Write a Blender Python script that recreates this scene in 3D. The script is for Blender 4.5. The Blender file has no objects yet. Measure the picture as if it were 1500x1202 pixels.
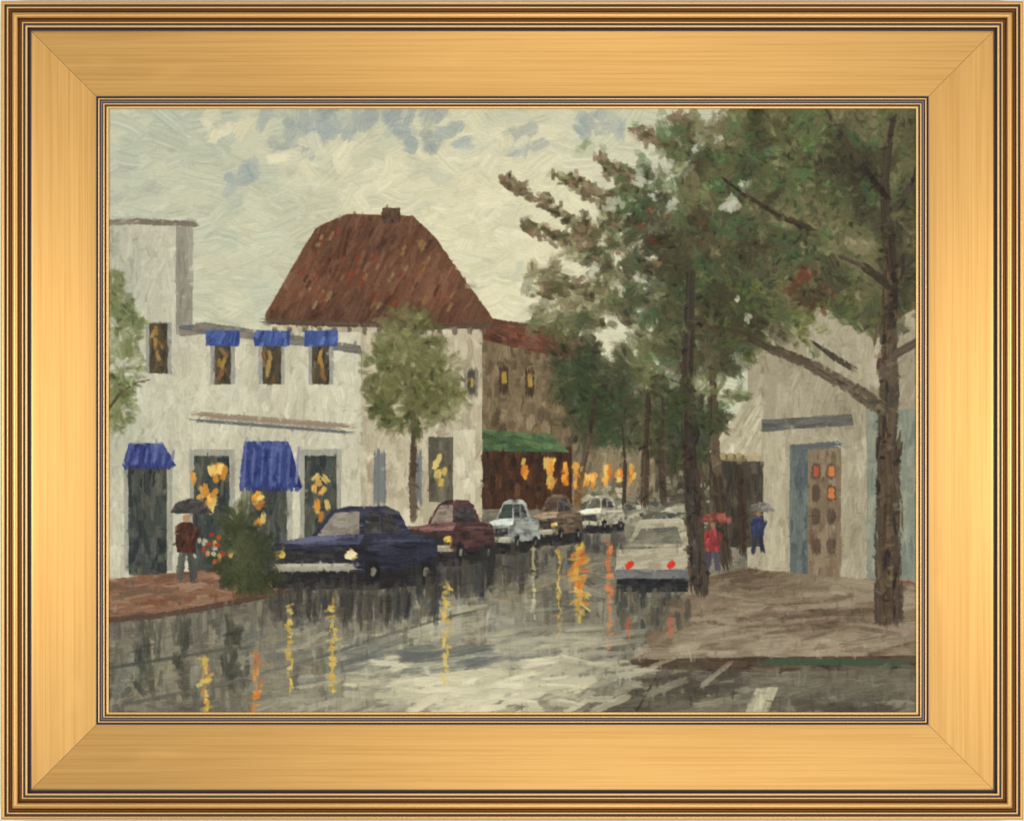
import bpy, math
import numpy as np
from mathutils import Matrix, Vector

# ------------------------------------------------------------------ units
S = 0.000515                      # metres per photograph pixel
CX, CY = 750.0, 601.0             # centre of the photograph
FX0, FX1, FY0, FY1 = 2.3, 1498.7, 2.4, 1199.4      # outside edges of the frame, photograph pixels
HC = 1.35                         # height of the picture's centre above the ground of the place (metres)
D = bpy.data
scene = bpy.context.scene
COL = scene.collection

# ------------------------------------------------------------------ camera
cam = D.objects.new('camera', D.cameras.new('camera'))
COL.objects.link(cam)
CAM_DIST = 2.6
cam.location = (0, -CAM_DIST, HC)
cam.rotation_euler = (math.pi / 2, 0, 0)
cam.data.sensor_width = 36.0
cam.data.lens = 36.0 * CAM_DIST / (1500 * S)
cam.data.clip_end = 100
scene.camera = cam

# ------------------------------------------------------------------ light: studio lamps and a weak even room light
world = D.worlds.new('World')
scene.world = world
world.use_nodes = True
bg = world.node_tree.nodes['Background']
bg.inputs['Color'].default_value = (1.0, 0.98, 0.95, 1)
bg.inputs['Strength'].default_value = 0.30

def area(name, loc, target, size, sy, power, color=(1, 1, 1)):
    l = D.lights.new(name, 'AREA')
    l.shape = 'RECTANGLE'; l.size = size; l.size_y = sy
    l.energy = power; l.color = color
    o = D.objects.new(name, l); COL.objects.link(o)
    o.location = loc
    o.rotation_euler = (Vector(target) - Vector(loc)).to_track_quat('-Z', 'Y').to_euler()
    return o
area('softbox', (-1.12, -1.20, HC - 0.04), (-0.10, 0, HC), 0.6, 0.34, 8.4, (1, 0.975, 0.96))
area('softbox', (1.12, -1.20, HC - 0.04), (0.10, 0, HC), 0.6, 0.34, 8.9, (1, 0.975, 0.96))
area('softbox', (0.08, -1.9, HC + 1.05), (0, 0, HC), 0.6, 0.5, 6.9, (1, 0.98, 0.97))
area('softbox', (0.22, -1.9, HC - 1.0), (0, 0, HC), 0.8, 0.5, 8.6, (1, 0.98, 0.97))  # added lamp from below, put in to brighten the bottom rail

vs = scene.view_settings
vs.view_transform = 'Standard'; vs.look = 'None'; vs.exposure = 0.0; vs.gamma = 1.0
vs.use_curve_mapping = False

# ------------------------------------------------------------------ materials
def new_mat(name):
    m = D.materials.new(name); m.use_nodes = True
    nt = m.node_tree
    return m, nt, nt.nodes['Principled BSDF']

def lin(c):
    c = np.asarray(c, float) / 255.0
    return np.where(c <= 0.04045, c / 12.92, ((c + 0.055) / 1.055) ** 2.4)

def mat_plain(name, rgb, rough, metal=0.0, spec=0.5, noise=0.0, nscale=60.0, aniso=None, bump=0.0):
    m, nt, p = new_mat(name)
    p.inputs['Roughness'].default_value = rough
    p.inputs['Metallic'].default_value = metal
    p.inputs['Specular IOR Level'].default_value = spec
    tc = nt.nodes.new('ShaderNodeTexCoord')
    mp = nt.nodes.new('ShaderNodeMapping')
    mp.inputs['Scale'].default_value = (0.05, 1.0, 1.0)
    nz = nt.nodes.new('ShaderNodeTexNoise')
    nz.inputs['Scale'].default_value = nscale; nz.inputs['Detail'].default_value = 5
    nt.links.new(tc.outputs['Object'], mp.inputs['Vector'])
    nt.links.new(mp.outputs[0], nz.inputs['Vector'])
    r = nt.nodes.new('ShaderNodeValToRGB')
    c = np.array(rgb, float)
    r.color_ramp.elements[0].position = 0.25; r.color_ramp.elements[1].position = 0.75
    r.color_ramp.elements[0].color = (*(c * (1 - noise)), 1)
    r.color_ramp.elements[1].color = (*np.minimum(c * (1 + noise), 1), 1)
    nt.links.new(nz.outputs['Fac'], r.inputs[0])
    nt.links.new(r.outputs[0], p.inputs['Base Color'])
    if aniso:
        p.inputs['Anisotropic'].default_value = aniso
        t = nt.nodes.new('ShaderNodeTangent'); t.direction_type = 'UV_MAP'; t.uv_map = 'UVMap'
        nt.links.new(t.outputs[0], p.inputs['Tangent'])
    if bump:
        b = nt.nodes.new('ShaderNodeBump'); b.inputs['Strength'].default_value = bump
        b.inputs['Distance'].default_value = 0.0003
        nt.links.new(nz.outputs['Fac'], b.inputs['Height'])
        nt.links.new(b.outputs[0], p.inputs['Normal'])
    return m

def mat_brushed_gold():
    """satin gold leaf with long fine streaks along the rail (local X) and faint red clay showing through"""
    m, nt, p = new_mat('brushed_gold')
    N = nt.nodes; L = nt.links
    tc = N.new('ShaderNodeTexCoord')
    def streak(sx, scale, detail, off):
        mp = N.new('ShaderNodeMapping')
        mp.inputs['Scale'].default_value = (sx, 1, 1); mp.inputs['Location'].default_value = (off, off * 0.37, 0)
        nz = N.new('ShaderNodeTexNoise'); nz.inputs['Scale'].default_value = scale; nz.inputs['Detail'].default_value = detail
        nz.inputs['Roughness'].default_value = 0.6
        oi = N.new('ShaderNodeObjectInfo'); ad = N.new('ShaderNodeVectorMath'); ad.operation = 'ADD'
        L.new(tc.outputs['Object'], ad.inputs[0]); L.new(oi.outputs['Location'], ad.inputs[1])
        L.new(ad.outputs[0], mp.inputs['Vector']); L.new(mp.outputs[0], nz.inputs['Vector'])
        return nz.outputs['Fac']
    fine = streak(0.010, 560, 3, 1.3)
    mid = streak(0.02, 190, 4, 4.1)
    cloud = streak(0.5, 7, 4, 8.7)
    r1 = N.new('ShaderNodeValToRGB')
    r1.color_ramp.elements[0].position = 0.33; r1.color_ramp.elements[0].color = (0.765, 0.428, 0.122, 1)
    r1.color_ramp.elements[1].position = 0.56; r1.color_ramp.elements[1].color = (0.850, 0.510, 0.165, 1)
    L.new(fine, r1.inputs[0])
    r2 = N.new('ShaderNodeValToRGB')
    r2.color_ramp.elements[0].position = 0.30; r2.color_ramp.elements[0].color = (0.945, 0.92, 0.89, 1)
    r2.color_ramp.elements[1].position = 0.62; r2.color_ramp.elements[1].color = (1.0, 1.0, 1.0, 1)
    L.new(mid, r2.inputs[0])
    r3 = N.new('ShaderNodeValToRGB')
    r3.color_ramp.elements[0].position = 0.3; r3.color_ramp.elements[0].color = (0.93, 0.92, 0.90, 1)
    r3.color_ramp.elements[1].position = 0.7; r3.color_ramp.elements[1].color = (1.0, 1.0, 1.0, 1)
    L.new(cloud, r3.inputs[0])
    def mul(a, b):
        x = N.new('ShaderNodeMix'); x.data_type = 'RGBA'; x.blend_type = 'MULTIPLY'
        x.inputs[0].default_value = 1.0
        L.new(a, x.inputs[6]); L.new(b, x.inputs[7]); return x.outputs[2]
    rub = streak(0.35, 26, 2, 15.2)
    r4 = N.new('ShaderNodeValToRGB')
    r4.color_ramp.elements[0].position = 0.66; r4.color_ramp.elements[0].color = (0.93, 0.92, 0.91, 1)
    r4.color_ramp.elements[1].position = 0.74; r4.color_ramp.elements[1].color = (1.0, 1.0, 1.0, 1)
    L.new(rub, r4.inputs[0])
    L.new(mul(mul(mul(r1.outputs[0], r2.outputs[0]), r3.outputs[0]), r4.outputs[0]), p.inputs['Base Color'])
    p.inputs['Metallic'].default_value = 0.75
    rr = N.new('ShaderNodeMapRange'); rr.inputs['To Min'].default_value = 0.38; rr.inputs['To Max'].default_value = 0.50
    L.new(mid, rr.inputs['Value']); L.new(rr.outputs[0], p.inputs['Roughness'])
    p.inputs['Anisotropic'].default_value = 0.62
    p.inputs['Anisotropic Rotation'].default_value = 0.25
    t = N.new('ShaderNodeTangent'); t.direction_type = 'UV_MAP'; t.uv_map = 'UVMap'
    L.new(t.outputs[0], p.inputs['Tangent'])
    b = N.new('ShaderNodeBump'); b.inputs['Strength'].default_value = 0.10; b.inputs['Distance'].default_value = 0.0002
    L.new(fine, b.inputs['Height']); L.new(b.outputs[0], p.inputs['Normal'])
    return m

M_GOLD = mat_brushed_gold()
M_BEAD = mat_plain('gilt_bead', (0.86, 0.54, 0.20), 0.38, 0.6, noise=0.10, nscale=90)
M_RIDGE = mat_plain('gilt_ridge', (0.80, 0.47, 0.155), 0.36, 0.7, noise=0.10, nscale=90)
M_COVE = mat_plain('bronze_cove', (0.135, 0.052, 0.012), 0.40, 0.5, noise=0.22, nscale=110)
M_SLATE = mat_plain('slate_paint', (0.060, 0.048, 0.046), 0.5, 0.0, spec=0.35, noise=0.15, nscale=90)
M_SLATE2 = mat_plain('slate_paint_pale', (0.165, 0.142, 0.150), 0.5, 0.0, spec=0.35, noise=0.12, nscale=90)
M_DARK = mat_plain('dark_umber', (0.035, 0.014, 0.007), 0.55, 0.0, spec=0.25, noise=0.2, nscale=90)
M_WALL = mat_plain('white_wall', (0.93, 0.93, 0.92), 0.8, 0.0, spec=0.2, noise=0.01, nscale=3)

# ------------------------------------------------------------------ mesh helpers
def link(name, me, parent=None):
    o = D.objects.new(name, me); COL.objects.link(o)
    if parent: o.parent = parent
    return o

def strip_mesh(name, elements, half_len, gap=0.30, cuts=24):
    """elements: list of (points [(d,h)..], material, smooth). Extruded along X and mitred at both ends."""
    verts, faces, mats, smooth, uvs = [], [], [], [], []
    slots = []
    for pts, mat, sm in elements:
        if mat not in slots: slots.append(mat)
        mi = slots.index(mat)
        base = len(verts)
        n = len(pts)
        for k in range(cuts + 1):
            f = k / cuts
            for d, h in pts:
                x0, x1 = -half_len + d + gap, half_len - d - gap
                verts.append(((x0 + (x1 - x0) * f) * S, d * S, h * S))
        for k in range(cuts):
            for i in range(n - 1):
                a = base + k * n + i
                faces.append((a, a + n, a + n + 1, a + 1)); mats.append(mi); smooth.append(sm)
    me = D.meshes.new(name)
    me.from_pydata(verts, [], faces)
    for m in slots: me.materials.append(m)
    me.polygons.foreach_set('material_index', mats)
    me.polygons.foreach_set('use_smooth', smooth)
    uv = me.uv_layers.new(name='UVMap')
    co = np.array(verts); li = np.empty(len(me.loops), int)
    me.loops.foreach_get('vertex_index', li)
    uv.data.foreach_set('uv', co[li][:, :2].astype('f').ravel())
    me.update()
    return me

def arc(d0, d1, h0, h1, rise, n=8):
    out = []
    for i in range(n + 1):
        t = i / n
        a = math.pi * t
        out.append((d0 + (d1 - d0) * (1 - math.cos(a)) / 2, h0 + (h1 - h0) * t + rise * math.sin(a)))
    return out

OUTER = [
    ([(16, -38), (1.5, 0), (0, 5)], M_BEAD, False),
    (arc(0, 5.6, 5, 7, 3.0), M_RIDGE, True),
    ([(5.6, 7), (5.7, 5), (8.5, 5), (8.6, 7.5)], M_SLATE, False),
    (arc(8.6, 11.2, 7.5, 7.5, 1.3), M_BEAD, True),
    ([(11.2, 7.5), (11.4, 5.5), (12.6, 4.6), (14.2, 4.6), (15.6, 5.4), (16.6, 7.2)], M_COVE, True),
    (arc(16.6, 25.4, 7.2, 9.0, 5.4, 14), M_RIDGE, True),
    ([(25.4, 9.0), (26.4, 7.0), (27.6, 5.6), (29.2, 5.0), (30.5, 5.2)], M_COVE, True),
    (arc(30.5, 32.8, 6.0, 6.2, 1.2), M_BEAD, True),
    ([(32.8, 6.2), (33.0, 4.6), (35.3, 4.6), (35.5, 6.4)], M_SLATE, False),
    (arc(35.5, 38.9, 6.4, 6.0, 1.7), M_BEAD, True),
    ([(38.9, 6.0), (39.2, 1.2), (41.6, 0.3)], M_DARK, False),
    ([(41.6, 0.3), (43.6, 0.2)], M_SLATE, False),
]
INNER = [
    ([(138.2, 1.3), (139.4, 0.6)], M_SLATE2, False),
    ([(139.4, 0.6), (141.4, 0.2), (141.6, 2.4)], M_DARK, False),
    (arc(141.6, 144.0, 2.4, 2.4, 1.3), M_BEAD, True),
    ([(144.0, 2.4), (144.2, 0.8), (145.0, 0.8)], M_DARK, False),
    (arc(145.0, 148.0, 0.8, 0.6, 0.7), M_SLATE2, True),
    ([(148.0, 0.6), (148.8, 0.4), (148.9, 1.2)], M_DARK, False),
    (arc(148.9, 151.2, 1.2, 1.0, 1.1), M_BEAD, True),
    ([(151.2, 1.0), (151.4, -0.6), (153.5, -0.8), (153.6, 0.0)], M_SLATE, False),
    (arc(153.6, 157.0, 0.0, -1.2, 0.9), M_BEAD, True),
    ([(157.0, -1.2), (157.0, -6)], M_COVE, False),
]
FLAT = [
    ([(17.5, -38), (3.2, -1.5), (43.0, -1.5), (43.2, 0.0)], M_DARK, False),
    ([(43.2, 0.0), (44.6, 0.6), (46.5, 0.9)], M_GOLD, True),
    ([(46.5, 0.9), (70, 1.25), (92, 1.45), (115, 1.5), (136.0, 1.5), (138.4, 1.2)], M_GOLD, True),
    ([(138.4, 1.2), (139.0, -1.0), (156.0, -7.5), (156.0, -38), (17.5, -38)], M_DARK, False),
]

# ------------------------------------------------------------------ the wall it hangs on
wm = D.meshes.new('wall')
wm.from_pydata([(-4, 0, -1.0), (4, 0, -1.0), (4, 0, 4), (-4, 0, 4)], [], [(0, 1, 2, 3)])
wm.materials.append(M_WALL)
wall = link('wall', wm)
wall.location = (0, 38.5 * S, 0)
wall['kind'] = 'structure'

# ------------------------------------------------------------------ the framed painting
root = D.objects.new('framed_painting', None)
COL.objects.link(root)
root.location = (0, 0, HC - (FY1 - CY) * S)
root['label'] = 'oil painting of a rainy village street in a wide brushed gold frame'
root['category'] = 'framed painting'
Wf, Hf = FX1 - FX0, FY1 - FY0
cxm = ((FX0 + FX1) / 2 - CX) * S
czm = Hf / 2 * S                   # centre of the frame in the root's own space
for turn, (L, across) in enumerate(((Wf, Hf), (Hf, Wf), (Wf, Hf), (Hf, Wf))):
    rail = link('frame_rail', strip_mesh('frame_rail', FLAT, L / 2), root)
    om = link('outer_moulding', strip_mesh('outer_moulding', OUTER, L / 2, 0.06), rail)
    im = link('inner_moulding', strip_mesh('inner_moulding', INNER, L / 2, 0.06), rail)
    a = turn * math.pi / 2
    R = Matrix.Rotation(-a, 4, 'Y') @ Matrix.Translation((0, 0, -across / 2 * S)) @ Matrix.Rotation(math.pi / 2, 4, 'X')
    rail.matrix_local = Matrix.Translation((cxm, 0, czm)) @ R
PIGMENT = 0.915
# ------------------------------------------------------------------ the painting: a loose rainy village street, laid down stroke by stroke
PX0, PX1, PY0, PY1 = 156.0, 1345.0, 156.5, 1046.5       # canvas, photograph pixels (its edge runs under the frame's lip)
K = 0.95
GW, GH = int((PX1 - PX0) * K), int((PY1 - PY0) * K)
rng = np.random.default_rng(11)
canvas = np.ones((GH, GW, 3)) * (118, 106, 82); relief = np.zeros((GH, GW)); motif = np.zeros((GH, GW), np.int16)
YY, XX = np.mgrid[0:GH, 0:GW]
PXX = XX / K + PX0; PYY = YY / K + PY0

def field(nx, ny, seed):
    r = np.random.default_rng(seed); g = r.random((ny + 1, nx + 1))
    fx = np.linspace(0, nx - 1e-6, GW); fy = np.linspace(0, ny - 1e-6, GH)
    ix, iy = fx.astype(int), fy.astype(int); tx, ty = fx - ix, fy - iy
    tx = tx * tx * (3 - 2 * tx); ty = (ty * ty * (3 - 2 * ty))[:, None]
    a, b = g[iy][:, ix], g[iy][:, ix + 1]; c, d = g[iy + 1][:, ix], g[iy + 1][:, ix + 1]
    return (a * (1 - tx) + b * tx) * (1 - ty) + (c * (1 - tx) + d * tx) * ty

MOTIFS = []
def motif_id(name, label=None):
    MOTIFS.append((name, label)); return len(MOTIFS) - 1

def inside(poly, x, y):
    x = np.asarray(x, float); y = np.asarray(y, float); r = np.zeros(x.shape, bool); n = len(poly)
    for i in range(n):
        x0, y0 = poly[i]; x1, y1 = poly[(i + 1) % n]
        if y0 == y1: continue
        c = ((y0 > y) != (y1 > y)) & (x < (x1 - x0) * (y - y0) / (y1 - y0) + x0)
        r ^= c
    return r

def stroke(x, y, ang, ln, wd, color, mid, op=1.0, load=1.0, bend=0.0, dry=0.0, clip=None, tag=True, pickup=0.22):
    """one bristle-brush stroke centred at photograph pixel x, y; ang in degrees, anticlockwise as seen"""
    gx, gy = (x - PX0) * K, (y - PY0) * K
    hl, hw = ln * K / 2, max(wd * K / 2, 0.7)
    R = math.hypot(hl, hw + abs(bend) * hl) + 2
    x0, x1, y0, y1 = int(max(gx - R, 0)), int(min(gx + R + 1, GW)), int(max(gy - R, 0)), int(min(gy + R + 1, GH))
    if x1 <= x0 or y1 <= y0: return
    c, s = math.cos(math.radians(ang)), -math.sin(math.radians(ang))
    dx, dy = XX[y0:y1, x0:x1] - gx, YY[y0:y1, x0:x1] - gy
    u = dx * c + dy * s; v = -dx * s + dy * c
    if bend: v = v + bend * (u * u) / max(hl, 1)
    nb = int(2 * hw) + 4
    br = rng.normal(0, 1, nb)
    br = np.convolve(br, (0.25, 0.5, 0.25), 'same') * 1.5
    bi = np.clip((v + hw + 1).astype(int), 0, nb - 1)
    b = br[bi]
    end = hl * (1 - 0.16 * np.abs(b))
    tail = 1.0 + min(0.22 * hl, 4.0)
    nr = int(2 * R) + 6
    ru = np.convolve(rng.normal(0, 1, nr), (0.15, 0.35, 0.35, 0.15), 'same')
    rag = ru[np.clip((u + R + 2).astype(int), 0, nr - 1)]
    m = np.clip((hw + min(0.16 * hw, 0.8) * rag - np.abs(v)) / 1.5 + 0.5, 0, 1) * np.clip((end - np.abs(u) - 0.35 * (v / hw) ** 2 * min(hw, hl)) / tail + 0.5, 0, 1)
    if dry:
        t = (u + hl) / (2 * hl + 1e-6)
        m = m * np.clip(1.2 - dry * (t + 0.35 * b), 0, 1)
    m = m * op
    if clip is not None: m = m * clip[y0:y1, x0:x1]
    cy_, cx_ = min(max(int(gy), 0), GH - 1), min(max(int(gx), 0), GW - 1)
    color = np.asarray(color, float) * (1 - pickup) + canvas[cy_, cx_] * pickup      # wet paint lifts some of what is under it
    col = color + 5.5 * b[..., None] * np.array((1, 1, 0.9))
    mm = m[..., None]
    canvas[y0:y1, x0:x1] = canvas[y0:y1, x0:x1] * (1 - mm) + col * mm
    hh = load * (0.45 + 0.30 * b + 0.35 * (np.abs(v) / hw) ** 3)
    relief[y0:y1, x0:x1] = relief[y0:y1, x0:x1] * (1 - 0.85 * m) + m * hh
    if tag: motif[y0:y1, x0:x1] = np.where(m > 0.5, mid, motif[y0:y1, x0:x1])

def line(x0, y0, x1, y1, wd, color, mid, **k):
    stroke((x0 + x1) / 2, (y0 + y1) / 2, -math.degrees(math.atan2(y1 - y0, x1 - x0)), math.hypot(x1 - x0, y1 - y0), wd, color, mid, **k)

def path(pts, w0, w1, color, mid, var=8, **k):
    n = len(pts) - 1
    for i in range(n):
        (xa, ya), (xb, yb) = pts[i], pts[i + 1]
        ex, ey = (xb - xa) * 0.12, (yb - ya) * 0.12
        line(xa - ex, ya - ey, xb + ex, yb + ey, w0 + (w1 - w0) * i / max(n - 1, 1), np.array(color) + rng.normal(0, var), mid, **k)

def pick(cols, f=None):
    cols = np.asarray(cols, float)
    if f is None:
        i = rng.integers(len(cols)); return cols[i]
    t = np.clip(f, 0, 0.999) * (len(cols) - 1); i = int(t); return cols[i] + (cols[min(i + 1, len(cols) - 1)] - cols[i]) * (t - i)

def fill(poly, cols, mid, ln=30, wd=12, ang=0, dang=15, dens=2.0, var=5, hard=True, fld=None, op=1.0, load=1.0, dry=0.0, under=True):
    xs, ys = [p[0] for p in poly], [p[1] for p in poly]
    mask = inside(poly, PXX, PYY)
    if under:
        canvas[mask] = np.asarray(cols, float).mean(0); motif[mask] = mid
    clip = None
    if hard:
        soft = mask.astype(float)
        if hard == 1:
            for _ in range(2):
                q = np.pad(soft, 1, mode='edge')
                soft = (q[1:-1, 1:-1] + q[:-2, 1:-1] + q[2:, 1:-1] + q[1:-1, :-2] + q[1:-1, 2:]) / 5
        clip = np.clip(soft * 1.6, 0, 1)
    n = int(mask.sum() / K / K / (ln * wd) * dens) + 1
    bx = rng.uniform(min(xs), max(xs), n * 12); by = rng.uniform(min(ys), max(ys), n * 12)
    ok = inside(poly, bx, by); bx, by = bx[ok][:n], by[ok][:n]
    for x, y in zip(bx, by):
        f = None
        if fld is not None:
            gx, gy = min(max(int((x - PX0) * K), 0), GW - 1), min(max(int((y - PY0) * K), 0), GH - 1)
            f = fld[gy, gx] + rng.normal(0, 0.10)
        c = pick(cols, f) + rng.normal(0, var)
        stroke(x, y, ang + rng.normal(0, dang), ln * rng.uniform(0.6, 1.3), wd * rng.uniform(0.6, 1.25), c, mid, op=op, load=load * rng.uniform(0.6, 1.2), bend=rng.normal(0, 0.08), dry=dry, clip=clip)

def box(x0, y0, x1, y1): return [(x0, y0), (x1, y0), (x1, y1), (x0, y1)]
def blob(cx, cy, rx, ry, n=18, rough=0.15):
    return [(cx + rx * math.cos(t) * (1 + rng.normal(0, rough)), cy + ry * math.sin(t) * (1 + rng.normal(0, rough))) for t in np.linspace(0, 2 * math.pi, n, endpoint=False)]

# ---- sky
SKY = motif_id('painted_sky', 'pale painted sky with cream and grey clouds')
n1, n2 = field(9, 6, 3), field(22, 14, 4)
gx = (PXX - PX0) / (PX1 - PX0); gy = (PYY - PY0) / (PY1 - PY0)
warm = np.clip(0.18 + 1.1 * np.exp(-((gx - 0.47) / 0.22) ** 2 - ((gy - 0.28) / 0.30) ** 2) + 0.35 * (n1 - 0.5) + 0.15 * (n2 - 0.5), 0, 1)
fill(box(156, 156, 1345, 620), [(184, 190, 168), (196, 198, 172), (208, 206, 176), (221, 216, 182)], SKY, 50, 24, 4, 22, 3.2, 2.5, hard=False, fld=warm, load=0.4)
for cx, cy, rx, ry in ((432, 186, 54, 46), (510, 178, 46, 30), (632, 196, 46, 40), (352, 258, 26, 24), (560, 176, 40, 22), (590, 168, 30, 14), (760, 205, 50, 16), (880, 180, 46, 18)):
    fill(blob(cx, cy, rx, ry), [(152, 163, 160), (162, 170, 162), (174, 179, 166)], SKY, 30, 20, 60, 40, 2.4, 4, hard=False, op=0.7, load=0.5, under=False)
for cx, cy, rx, ry in ((330, 185, 52, 22), (470, 230, 60, 26), (525, 270, 55, 30), (720, 250, 60, 60), (670, 330, 60, 50), (790, 340, 60, 60), (690, 170, 40, 14)):
    fill(blob(cx, cy, rx, ry), [(222, 216, 180), (228, 222, 188), (214, 210, 178)], SKY, 34, 18, 20, 45, 1.4, 4, hard=False, op=0.75, load=0.8, under=False)

# ---- wet street
ST = motif_id('painted_street', 'wet painted street with mirrored lamp light')
n3 = field(16, 12, 8)
wet = np.clip(0.30 + 0.5 * np.exp(-((gx - 0.46) / 0.20) ** 2 - ((gy - 0.93) / 0.12) ** 2) + 0.55 * (n3 - 0.5), 0, 1)
fill([(156, 850), (420, 800), (700, 745), (960, 735), (1345, 800), (1345, 1048), (156, 1048)], [(84, 82, 72), (106, 102, 88), (128, 123, 104), (154, 150, 128), (192, 188, 160)], ST, 40, 13, 4, 14, 3.2, 5, hard=False, fld=wet)
for _ in range(420):            # vertical drag of reflections
    x, y = rng.uniform(160, 1000), rng.uniform(860, 1030)
    stroke(x, y, 90 + rng.normal(0, 6), rng.uniform(20, 60), rng.uniform(5, 12), pick([(112, 107, 92), (150, 144, 120), (94, 92, 80), (132, 124, 104), (120, 122, 112)]) + rng.normal(0, 6), ST, op=0.6, load=0.6)

# ---- far houses down the street
FAR = motif_id('painted_house', 'tan painted house with small lit windows far down the street')
fill(box(686, 492, 872, 745), [(112, 98, 74), (128, 112, 86), (96, 84, 64), (138, 122, 94)], FAR, 26, 11, 88, 12, 2.6, 6)
fill([(690, 492), (712, 466), (800, 478), (880, 520), (872, 532), (770, 512)], [(104, 68, 50), (122, 78, 58), (92, 70, 56)], FAR, 20, 8, -12, 10, 3, 8)
fill(box(840, 600, 985, 740), [(132, 120, 94), (150, 138, 110), (108, 98, 76)], FAR, 22, 10, 85, 15, 2.6, 7)
for x, y in ((738, 556), (776, 560), (826, 566)):
    line(x, y - 24, x, y + 24, 13, (62, 50, 36), FAR); line(x, y - 14, x + 1, y + 8, 7, (196, 164, 82), FAR, load=1.6)
fill(box(700, 655, 838, 745), [(70, 46, 30), (86, 58, 38), (58, 42, 30)], FAR, 24, 9, 88, 10, 2.6, 6)
fill([(694, 628), (808, 636), (834, 662), (696, 660)], [(76, 98, 66), (94, 116, 78), (62, 82, 58)], FAR, 30, 9, -6, 10, 2.6, 7)
for x, y, w, h in ((806, 692, 15, 42), (850, 694, 20, 36), (889, 694, 12, 32), (770, 692, 9, 26), (925, 690, 8, 22), (828, 690, 10, 30), (868, 700, 10, 26), (908, 698, 9, 22)):
    for _ in range(7):
        stroke(x + rng.normal(0, w / 5), y + rng.normal(0, h / 4), 85 + rng.normal(0, 16), h * 0.5, w * 0.6, pick([(226, 146, 54), (236, 176, 80), (240, 200, 108), (206, 116, 42)]), FAR, load=1.7)

fill(box(960, 600, 1060, 770), [(74, 70, 52), (88, 82, 62), (62, 60, 46), (104, 98, 76)], FAR, 24, 9, 88, 14, 2.6, 7)
for _ in range(26): stroke(rng.uniform(965, 1050), rng.uniform(690, 765), rng.normal(0, 30), rng.uniform(8, 18), rng.uniform(4, 9), pick([(150, 142, 118), (178, 170, 142), (122, 116, 98)]), FAR, load=1.3)
# ---- brown roofed house
BH = motif_id('painted_house', 'pale painted house under a broad brown hipped roof')
fill(box(404, 440, 706, 770), [(196, 188, 158), (184, 174, 146), (206, 198, 168), (170, 158, 134)], BH, 36, 14, 86, 14, 2.8, 5)
fill([(388, 462), (462, 334), (508, 314), (604, 316), (640, 352), (722, 468), (716, 482), (392, 474)], [(92, 66, 50), (110, 78, 58), (126, 90, 68), (100, 76, 58)], BH, 44, 9, 62, 9, 4.5, 6, fld=field(10, 14, 21))
for _ in range(70):
    x, y = rng.uniform(440, 680), rng.uniform(340, 455)
    if inside([(400, 455), (468, 338), (612, 326), (704, 455)], x, y):
        stroke(x, y, 62, rng.uniform(8, 18), rng.uniform(3, 6), pick([(140, 112, 70), (132, 72, 52), (146, 126, 84), (76, 56, 46)]), BH, load=1.4)
path([(390, 470), (470, 474), (560, 476), (640, 478), (718, 476)], 8, 8, (84, 72, 58), BH)
for x in range(402, 712, 22): line(x, 478, x, 491, 7, (98, 88, 72), BH)
fill(box(560, 304, 586, 326), [(104, 80, 62), (84, 66, 52)], BH, 14, 8, 90, 8, 3)
for x, y in ((470, 535), (520, 535), (690, 560)):
    line(x, y - 24, x, y + 24, 20, (116, 110, 92), BH); line(x, y - 20, x, y + 18, 11, (66, 62, 54), BH); line(x + 2, y - 8, x + 2, y + 8, 5, (190, 160, 84), BH, load=1.5)
fill(box(628, 640, 664, 735), [(110, 104, 86), (90, 86, 72)], BH, 30, 10, 90, 6, 3)
for _ in range(8): stroke(rng.normal(643, 4), rng.normal(692, 10), 80, 14, 7, pick([(222, 190, 92), (232, 208, 124)]), BH, load=1.6)
for x, w in ((556, 18), (612, 12)): line(x, 655, x, 745, w, (98, 104, 108), BH)
fill(box(664, 630, 696, 735), [(206, 200, 172), (190, 182, 154)], BH, 26, 12, 88, 10, 2.5, load=1.5)

# ---- left house
LH = motif_id('painted_house', 'cream painted house with blue striped shop blinds at the left')
fill(box(156, 322, 282, 850), [(176, 178, 156), (190, 190, 166), (200, 198, 174), (186, 182, 158)], LH, 42, 16, 86, 16, 2.8, 4, fld=field(8, 9, 31), load=0.6)
fill(box(262, 486, 528, 850), [(198, 196, 170), (210, 206, 180), (188, 184, 160), (204, 198, 172)], LH, 36, 14, 84, 18, 2.8, 5, fld=field(14, 10, 32), load=0.7)
path([(156, 326), (200, 324), (240, 326), (286, 328)], 9, 9, (112, 102, 86), LH)
fill(box(258, 332, 282, 490), [(150, 146, 130), (166, 162, 142), (140, 136, 122)], LH, 30, 9, 88, 6, 2.4, load=0.6)
fill([(262, 478), (300, 472), (528, 506), (530, 518), (300, 488), (264, 492)], [(98, 102, 100), (118, 116, 108), (140, 130, 114)], LH, 40, 6, -7, 4, 3)
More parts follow.
